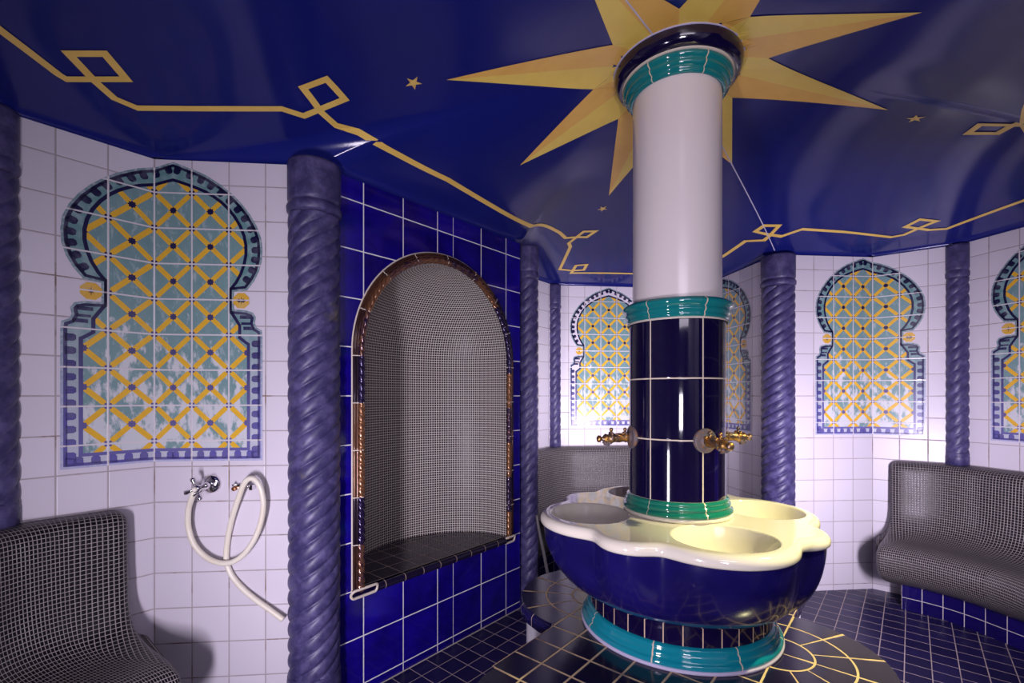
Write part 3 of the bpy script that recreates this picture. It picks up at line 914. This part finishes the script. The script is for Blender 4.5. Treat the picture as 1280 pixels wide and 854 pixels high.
# ------------------------------------------------------------------ platform (tiled bench around the fountain)
PA=rad(50); PD=Vector((math.cos(PA),math.sin(PA))); PN=Vector((-PD.y,PD.x))
HP=.46; hw=.365; AL=.73
def PP(a,b,z): q=COL+PD*a+PN*b; return (q.x,q.y,z)
plat=thing('foot_platform',(COL.x,COL.y,0),'low dark tiled platform with rounded lobes around the fountain','platform')
def outline(off=0,n=14):
    """closed outline, list of (a,b); arms along a, lobes along b"""
    r=hw+off; out=[]
    # start at +a arm end, go ccw in (a,b)
    out+=[(AL+r*math.cos(t),r*math.sin(t)) for t in [-pi/2+pi*k/n for k in range(n+1)]]
    out+=[(r*math.cos(t),hw+r*math.sin(t)) for t in [pi*k/n for k in range(n+1)]]
    out+=[(-AL+r*math.cos(t),r*math.sin(t)) for t in [pi/2+pi*k/n for k in range(n+1)]]
    out+=[(r*math.cos(t),-hw+r*math.sin(t)) for t in [pi+pi*k/n for k in range(n+1)]]
    return out
mb=MB(); g=1
# centre strip with square tiles
for i in range(-6,6):
    a0=AL*i/6;a1=AL*(i+1)/6
    mb.poly([PP(a0,-hw,HP),PP(a1,-hw,HP),PP(a1,hw,HP),PP(a0,hw,HP)],[(x*.12/.1217,y*.12/.1217) for x,y in ((a0,-hw),(a1,-hw),(a1,hw),(a0,hw))])
def lobe(ca,cb,t0):
    R=hw-.012; ns=30
    rr=[0.003,.06,.12,.18,.24,.30,R]
    for i in range(len(rr)-1):
        for k in range(ns):
            ta=t0+pi*k/ns; tb=t0+pi*(k+1)/ns
            nsec=2 if rr[i+1]<=.121 else 6
            def uvp(r,kk): 
                sec=nsec*kk/ns; return (sec*.12, r)
            P=[]
            for r,t_,kk in ((rr[i],ta,k),(rr[i+1],ta,k),(rr[i+1],tb,k+1),(rr[i],tb,k+1)):
                P.append((PP(ca+r*math.cos(t_),cb+r*math.sin(t_),HP),uvp(r,kk)))
            mb.poly([p for p,_ in P],[q for _,q in P],1)
lobe(0,hw,0); lobe(0,-hw,pi); lobe(AL,0,-pi/2); lobe(-AL,0,pi/2)
part(mb,'tiled_top',[M['plat'],M['platline']],plat)
# bullnose edge
mb=MB(); rows=[];uv=[]
base=outline(0)
Lc=[0]
for i in range(len(base)): 
    a=base[i];b=base[(i+1)%len(base)]; Lc.append(Lc[-1]+math.hypot(a[0]-b[0],a[1]-b[1]))
for j in range(8):
    a=pi/2*j/5 if j<=5 else pi/2
    off=-.012-.018+.030*math.sin(a) if j<=5 else (0 if j==6 else -.03)
    z=HP-.022*(1-math.cos(a)) if j<=5 else (HP-.055 if j==6 else HP-.062)
    rows.append([PP(x,y,z) for x,y in outline(off)]); uv.append([(l,.01) for l in Lc])
rows[0]=[PP(x,y,HP+.0) for x,y in outline(-.014)]
mb.grid(rows,uv,0,True,closed=True)
part(mb,'bullnose_edge',M['bullnose'],plat)
mb=MB(); o2=outline(-.032)
mb.grid([[PP(x,y,0) for x,y in o2],[PP(x,y,HP-.058) for x,y in o2]],None,0,True,closed=True)
mb.face([mb.vert(PP(x,y,HP-.03)) for x,y in o2])
part(mb,'plastered_side',M['plaster'],plat)

# ------------------------------------------------------------------ fountain basin
ZR=.915
fnt=thing('fountain_basin',(COL.x,COL.y,HP),'cream four-bowl clover basin with cobalt blue outside on a round pedestal','fountain')
c3=(COL.x,COL.y,0)
mb=MB(); mb.lathe([(.368,HP+.001),(.388,HP+.001),(.388,HP+.010),(.370,HP+.012)],c3,96); part(mb,'base_joint',M['rimwhite'],fnt)
A8=rad(250.5-12)
tm_ped=teal_mat('teal_pedestal_glaze',8,2*pi*.385/8,(.003,.19,.25),(.006,.23,.30))
mb=MB(); mb.lathe([(.372,HP+.006),(.384,HP+.012),(.385,HP+.022),(.379,HP+.030),(.371,HP+.033),(.373,HP+.040),(.370,HP+.050),(.362,HP+.056),(.364,HP+.062),(.360,HP+.070),(.350,HP+.074)],c3,128,a0=A8)
part(mb,'teal_ring',tm_ped,fnt)
mb=MB(); nS=34; Rp=.350
mb.lathe([(Rp,HP+.070),(Rp,.66)],c3,nS*4)
for i in range(len(mb.uv)): mb.uv[i]=[(u/(2*pi*Rp)*nS,v) for u,v in mb.uv[i]]
M['slat'].node_tree  # one slat per unit of u
part(mb,'slat_tiles',None or tile_mat('navy_pedestal_slat',1.0,0,.06,(.004,.002,.026),(.007,.003,.038),(.60,.44,.29),rough=.09,bs=.2),fnt)
LB=[rad(5+90*k) for k in range(4)]; TBs=[rad(50+90*k) for k in range(4)]
def circ_r(D,c,rho):
    D=(D+pi)%(2*pi)-pi
    s=c*math.sin(D)
    if abs(s)>=rho or math.cos(D)<0: return None
    return c*math.cos(D)+math.sqrt(rho*rho-s*s)
def RR(th):
    v=[.44]
    for a in LB:
        q=circ_r(th-a,.305,.26)
        if q: v.append(q)
    for a in TBs:
        q=circ_r(th-a,.405,.128)
        if q: v.append(q)
    m=max(v); k=.010
    return m+k*math.log(sum(math.exp((x-m)/k) for x in v))
NT=576
ths=[2*pi*k/NT for k in range(NT)]
Rt=[RR(t) for t in ths]
# smooth the outline a little
for _ in range(40): Rt=[(Rt[i-1]+2*Rt[i]+Rt[(i+1)%NT])/4 for i in range(NT)]
def ztop(x,y,r,R):
    z=ZR
    for a in LB:
        ca,sa=math.cos(a),math.sin(a); rx=x*ca+y*sa; ry=-x*sa+y*ca
        q=math.hypot((rx-.365)/.158,ry/.172)
        if q<1: z-=.15*(1-q**2.6)**1.05
    return z
mb=MB(); rows=[]
rin=.165; NR=120
for j in range(NR+1):
    row=[]
    for i,t in enumerate(ths):
        R=Rt[i]; r=rin+(R-.026-rin)*j/NR; x,y=r*math.cos(t),r*math.sin(t)
        row.append((COL.x+x,COL.y+y,ztop(x,y,r,R)))
    rows.append(row)
for j in range(1,9):
    a=pi/2*j/8
    rows.append([(COL.x+(Rt[i]-.026+.026*math.sin(a))*math.cos(t),COL.y+(Rt[i]-.026+.026*math.sin(a))*math.sin(t),ZR-.026*(1-math.cos(a))) for i,t in enumerate(ths)])
for dr,z in ((-.001,ZR-.036),(-.006,ZR-.042),(-.05,ZR-.043)):
    rows.append([(COL.x+(Rt[i]+dr)*math.cos(t),COL.y+(Rt[i]+dr)*math.sin(t),z) for i,t in enumerate(ths)])
mb.grid(rows,None,0,True,closed=True)
part(mb,'cream_bowls',M['cream'],fnt)
Rh=Rt[:]
for _ in range(1000): Rh=[(Rh[i-1]+2*Rh[i]+Rh[(i+1)%NT])/4 for i in range(NT)]
Rh=[min(a*.75+b*.25,b-.010) if True else a for a,b in zip(Rh,Rt)]
mb=MB(); rows=[]
for j in range(33):
    a=pi/2*j/32
    row=[]
    zt_=ZR-.040; zb_=.615
    z=zb_+(zt_-zb_)*(1-math.cos(a))
    s=math.sin(a)**.9
    bl=.25+.75*s
    for i,t in enumerate(ths):
        Rtop=.525+(Rh[i]-.525)*(s**1.6)
        r=.345+(Rtop-.345)*s
        row.append((COL.x+r*math.cos(t),COL.y+r*math.sin(t),z))
    rows.append(row)
rows.insert(0,[(COL.x+.2*math.cos(t),COL.y+.2*math.sin(t),.614) for t in ths])
mb.grid(rows,None,0,True,closed=True)
part(mb,'blue_bowl_shell',M['hull'],fnt)

# ------------------------------------------------------------------ central column
colm=thing('central_column',(COL.x,COL.y,ZR),'round navy and ivory tiled column rising from the basin to the painted sun','column')
RCc=.189; A6=rad(220.5)
mb=MB(); mb.lathe([(.200,ZR+.001),(.213,ZR+.002),(.213,ZR+.014),(.205,ZR+.018)],c3,96); part(mb,'foot_joint',M['cream'],colm)
tr=lambda z0,z1,big,small:None
def ringprof(z0,z1,r0,r1):
    """triple-torus ring from r0 at z0 (wide) to r1 at z1"""
    out=[]; 
    fr=[0,.06,.14,.26,.36,.42,.48,.58,.68,.74,.80,.88,.95,1]
    bulge=[-.012,-.002,.003,.003,-.002,-.006,-.001,.002,.0,-.004,.0,.001,-.002,-.008]
    for f,b in zip(fr,bulge): out.append((r0+(r1-r0)*f+b,z0+(z1-z0)*f))
    return out
tm_col=teal_mat('teal_column_glaze',6,2*pi*.219/6)
mb=MB(); mb.lathe(ringprof(ZR+.014,.990,.216,.196),c3,96,a0=A6); part(mb,'lower_green_ring',teal_mat('green_column_glaze',6,2*pi*.219/6,(.006,.15,.10),(.012,.20,.14)),colm)
mb=MB(); mb.lathe([(RCc,.985),(RCc,1.69)],c3,96,a0=A6)
for i in range(len(mb.uv)): mb.uv[i]=[(u/(2*pi*RCc)*6,v+.985-.9875) for u,v in mb.uv[i]]
M_coltile=None
def coltile():
    m,nt,b=newmat('navy_column_tile_glaze')
    uv,u,v=uvsplit(nt)
    fu=mth(nt,'FRACT',u); du=mth(nt,'MULTIPLY',mth(nt,'MINIMUM',fu,mth(nt,'SUBTRACT',1.0,fu)),.198)
    fv=mth(nt,'FRACT',mth(nt,'DIVIDE',v,.2345)); dv=mth(nt,'MULTIPLY',mth(nt,'MINIMUM',fv,mth(nt,'SUBTRACT',1.0,fv)),.2345)
    d=mth(nt,'MINIMUM',du,dv); mask=sstep(nt,d,.0022,.0030)
    n=noise(nt,9,uv,3,.5)
    nt.links.new(mixc(nt,mask,(.72,.62,.48),mixc(nt,n,(.003,.0015,.020),(.005,.0025,.034))),b.inputs['Base Color'])
    b.inputs['Roughness'].default_value=.07; b.inputs['Coat Weight'].default_value=.4
    bump(nt,b,sstep(nt,d,.0015,.005),.25,.003); return m
part(mb,'navy_tile_drum',coltile(),colm)
mb=MB(); rp=ringprof(1.757,1.684,.219,.196); rp=list(reversed(rp)); mb.lathe(rp+[(.206,1.760),(.17,1.758)],c3,96,a0=A6); part(mb,'middle_teal_ring',tm_col,colm)
mb=MB(); mb.lathe([(.196,1.680),(.1965,1.687),(.19,1.690)],c3,96); part(mb,'drum_joint',M['groutwhite'],colm)
mb=MB(); mb.lathe([(.174,1.755),(.174,2.63)],c3,96); part(mb,'ivory_shaft',M['shaft'],colm)
mb=MB(); rp=[(.176,2.606),(.186,2.607),(.190,2.615),(.187,2.624),(.192,2.626),(.203,2.632),(.205,2.641),(.201,2.648),(.205,2.650),(.214,2.656),(.216,2.664),(.211,2.672),(.19,2.674)]
mb.lathe(rp,c3,96,a0=rad(222)); part(mb,'upper_teal_ring',teal_mat('teal_capital_glaze',6,2*pi*.216/6),colm)
mb=MB(); mb.lathe([(.19,2.672),(.214,2.673),(.220,2.676),(.19,2.678)],c3,96); part(mb,'capital_joint',M['groutwhite'],colm)
mb=MB(); mb.lathe([(.19,2.676),(.221,2.677),(.233,2.682),(.244,2.692),(.250,2.706),(.252,2.720),(.251,2.733)],c3,96); part(mb,'navy_capital',M['navyring'],colm)
mb=MB(); mb.lathe([(.250,2.730),(.256,2.731),(.257,2.738),(.245,2.739)],c3,96); part(mb,'ceiling_joint',M['rimwhite'],colm)

# ------------------------------------------------------------------ spouts on the column
def spout(ang,label,z=1.222):
    a=rad(ang); d=Vector((math.cos(a),math.sin(a),0)); s=Vector((-d.y,d.x,0)); up=Vector((0,0,1))
    o0=Vector((COL.x,COL.y,z))+d*RCc
    t=thing('water_spout',o0,label,'tap','bronze spouts on the column')
    P=lambda x,y,zz:o0+d*x+s*y+up*zz
    # flange
    mb=MB(); rows=[]
    for x,r in ((-.012,.046),(.004,.047),(.0055,.0465),(.008,.044),(.0085,.042),(.010,.034),(.0105,.026),(.011,.022),(.016,.020),(.018,.0)):
        rows.append([P(x,r*math.cos(2*pi*k/28),r*math.sin(2*pi*k/28)) for k in range(28)])
    mb.grid(rows,None,0,True,closed=True); part(mb,'wall_flange',M['tarnish'],t)
    # body with swellings
    mb=MB()
    prof=[(.010,.018),(.022,.017),(.028,.022),(.034,.018),(.046,.0165),(.07,.0175),(.082,.019),(.088,.024),(.094,.019),(.104,.016),(.112,.020),(.118,.016),(.124,.009),(.130,.0085),(.135,.014),(.142,.015),(.147,.010),(.149,0)]
    rows=[[P(x,r*math.cos(2*pi*k/20),r*math.sin(2*pi*k/20)-x*.05) for k in range(20)] for x,r in prof]
    mb.grid(rows,None,0,True,closed=True)
    for x in (.030,.088):
        mb.tube([P(x,0,.012),P(x,0,.026)],[.007,.005],10); mb.ball(P(x,0,.031),.008,12)
        for k in (-1,1): mb.ball(P(x,k*.017,.014),.007,10)
    # ridges
    for k in range(6):
        b=2*pi*k/6
        mb.tube([P(.034+.004*i,.0165*math.cos(b+.12*i),.0165*math.sin(b+.12*i)-(.034+.004*i)*.05) for i in range(12)],.0028,6)
    part(mb,'spout_body',M['bronze'],t)
    mb=MB()
    mb.tube([P(.104,0,-.008),P(.106,0,-.024),P(.108,0,-.034)],[.012,.011,.013],14)
    for k in range(4):
        b=pi/4+k*pi/2; mb.ball(P(.106+.013*math.cos(b),.013*math.sin(b),-.022),.0075,10)
    part(mb,'nozzle',M['tarnish'],t)
    return t
spout(186,'bronze spout left of the column, pointing at the far bench')
spout(283,'bronze spout facing forward on the column front')
spout(8,'bronze spout sticking out right behind the column edge')

# ------------------------------------------------------------------ hose, tap, clip on the left wall
tk=unit(PL['K1'],PL['B']); nk=-outn(tk)
def HW(u,z,d): q=Vector(PL['K1'])+tk*u+nk*d; return Vector((q.x,q.y,z))
hp=[(.208,.999,.086),(.2,.981,.085),(.171,.925,.06),(.16,.858,.045),(.17,.796,.04),(.196,.746,.038),(.241,.706,.038),(.293,.689,.042),(.341,.696,.045),(.387,.731,.045),(.428,.795,.045),(.453,.868,.045),(.463,.938,.05),(.455,1.001,.056),(.433,1.039,.058),(.408,1.044,.058),(.385,1.02,.054),(.358,.957,.043),(.33,.884,.030),(.307,.803,.018),(.297,.732,.0145),(.299,.679,.0145),(.319,.627,.016),(.362,.574,.02),(.423,.522,.025),(.484,.478,.03),(.537,.439,.035)]
P=catmull(hp,6)
mb=MB(); mb.tube([HW(*p) for p in P],.0112,14)
hose=mb.build('shower_hose',M['hose'])
tag(hose,'cream rubber hose looped from the chrome tap over a wall clip','hose')
tap=thing('chrome_tap',HW(.231,1.015,0),'small chrome wall tap with cross handle below the left mural','tap')
def axis_lathe(mb,o,d,prof,seg=24,m=0):
    d=Vector(d).normalized(); a=Vector((0,0,1)); a=(a-d*a.dot(d)); a=a.normalized() if a.length>.01 else Vector((1,0,0)); b=d.cross(a)
    rows=[[Vector(o)+d*x+(a*math.cos(2*pi*k/seg)+b*math.sin(2*pi*k/seg))*r for k in range(seg)] for x,r in prof]
    mb.grid(rows,None,m,True,closed=True)
n3=Vector((nk.x,nk.y,0)); t3=Vector((tk.x,tk.y,0))
mb=MB(); axis_lathe(mb,HW(.231,1.015,0),n3,[(0,.040),(.006,.040),(.014,.035),(.019,.022),(.021,.013)]); part(mb,'rosette',M['chrome'],tap)
mb=MB(); axis_lathe(mb,HW(.231,1.015,.012),n3,[(0,.012),(.012,.013),(.02,.0155),(.05,.0155),(.056,.012),(.075,.010),(.085,.010)])
mb.tube([HW(.231,1.013,.06),HW(.222,1.000,.075),HW(.210,.992,.086),HW(.205,.984,.0865)],[.012,.0115,.012,.0105],14)
part(mb,'valve_body',M['chrome'],tap)
mb=MB(); hc=HW(.222,1.012,.098); axis_lathe(mb,HW(.224,1.013,.080),n3,[(0,.011),(.008,.015),(.018,.016),(.026,.013),(.028,.007)])
for k in range(4):
    b=rad(20+90*k); dd=t3*math.cos(b)+Vector((0,0,1))*math.sin(b)
    mb.tube([hc+dd*.008,hc+dd*.024,hc+dd*.037,hc+dd*.045,hc+dd*.049],[.006,.0056,.0095,.0105,.004],12)
part(mb,'cross_handle',M['chrome'],tap)
mb=MB(); mb.ball(hc+n3*.011,.0105,14); part(mb,'porcelain_button',M['porcelain'],tap)
clip=thing('hose_clip',HW(.37,1.0,0),'small chrome wall clip holding up the hose loop','clip')
mb=MB(); R3=Matrix(((tk.x,nk.x,0),(tk.y,nk.y,0),(0,0,1)))
mb.box(HW(.366,1.004,.006),(.085,.012,.022),rot=R3); part(mb,'back_plate',M['chrome'],clip,bevel=.003)
mb=MB()
mb.tube([HW(.398,1.004,.010),HW(.398,1.004,.030),HW(.396,1.008,.042),HW(.391,1.014,.044)],.005,10)
part(mb,'clip_arm',M['chrome'],clip); mb=MB()
mb.tube([HW(.332,1.012,.010),HW(.330,1.012,.028),HW(.334,1.014,.036)],.005,10)
part(mb,'clip_arm',M['chrome'],clip); mb=MB()
mb.box(HW(.405,1.002,.022),(.012,.030,.020),rot=R3)
part(mb,'clip_jaw',M['chrome'],clip)
mb=MB(); axis_lathe(mb,HW(.331,.996,.010),n3,[(0,.009),(.016,.009),(.017,.006),(.017,0)]); part(mb,'pipe_stub',M['copper'],clip)
# thin dark hose behind the platform
mb=MB()
mb.tube([Vector(p) for p in catmull([(.16,3.02,.62),(.175,2.99,.52),(.20,2.93,.40),(.225,2.80,.26),(.245,2.66,.10),(.25,2.60,.012),(.27,2.50,.011)],6)],.010,10)
o=mb.build('drain_hose',M['greyhose']); tag(o,'thin grey hose hanging between the far slim pillar and the platform','hose')

# ------------------------------------------------------------------ lights
def area(name,loc,target,sx,sy,power,color,spread=pi):
    L=bpy.data.lights.new(name,'AREA'); L.shape='RECTANGLE'; L.size=sx; L.size_y=sy; L.energy=power; L.color=color; L.spread=spread
    o=bpy.data.objects.new(name,L); COLL.objects.link(o); o.location=loc
    d=Vector(target)-Vector(loc); o.rotation_euler=d.to_track_quat('-Z','Y').to_euler(); return o
area('flash_right',(1.72,1.44,.78),(2.0,3.4,1.05),.10,.36,25,(.90,.80,1.0),rad(120))
area('flash_left',(-.72,.06,.70),(-.36,2.2,.85),.14,.46,18,(.91,.82,1.0),rad(118))
area('flash_back',(.83,2.19,1.12),(.72,4.27,1.35),.08,.14,7,(.92,.84,1.0),rad(76))
area('overhead_fill',(.55,-.50,2.25),(.45,2.0,1.0),.9,.6,10,(.92,.83,1.0))  # added soft fill lamp behind the camera, lifts basin top and softens shadows
area('ceiling_upfill',(.25,-.75,1.25),(.45,1.5,2.55),.35,.35,9,(.93,.86,1.0),rad(120))  # added unseen lamp aimed upwards to brighten the painted ceiling
Ls=bpy.data.lights.new('niche_lamp','SPOT'); Ls.energy=150; Ls.color=(1.0,.91,.45); Ls.spot_size=rad(56); Ls.spot_blend=.7; Ls.shadow_soft_size=.03
o=bpy.data.objects.new('niche_lamp',Ls); COLL.objects.link(o); o.location=(1.63,1.32,2.05)
o.rotation_euler=(Vector((1.10,1.62,.80))-Vector(o.location)).to_track_quat('-Z','Y').to_euler()
w=bpy.data.worlds.new('room_air'); sc.world=w; w.use_nodes=True
w.node_tree.nodes['Background'].inputs[0].default_value=(.5,.45,.75,1); w.node_tree.nodes['Background'].inputs[1].default_value=.05

# ------------------------------------------------------------------ camera
cam=bpy.data.cameras.new('camera'); co=bpy.data.objects.new('camera',cam); COLL.objects.link(co)
cam.sensor_fit='HORIZONTAL'; cam.sensor_width=36; cam.lens=583/1280*36
co.location=(0,0,CAMH); co.rotation_euler=(pi/2,0,0)
cam.shift_y=(495-427)/1280; cam.clip_start=.05
sc.camera=co
vs=sc.view_settings; vs.view_transform='Standard'; vs.look='None'; vs.gamma=1; vs.use_curve_mapping=False; vs.exposure=0.15
sc.cycles.use_denoising=True; sc.cycles.max_bounces=10; sc.cycles.diffuse_bounces=6; sc.cycles.sample_clamp_indirect=6
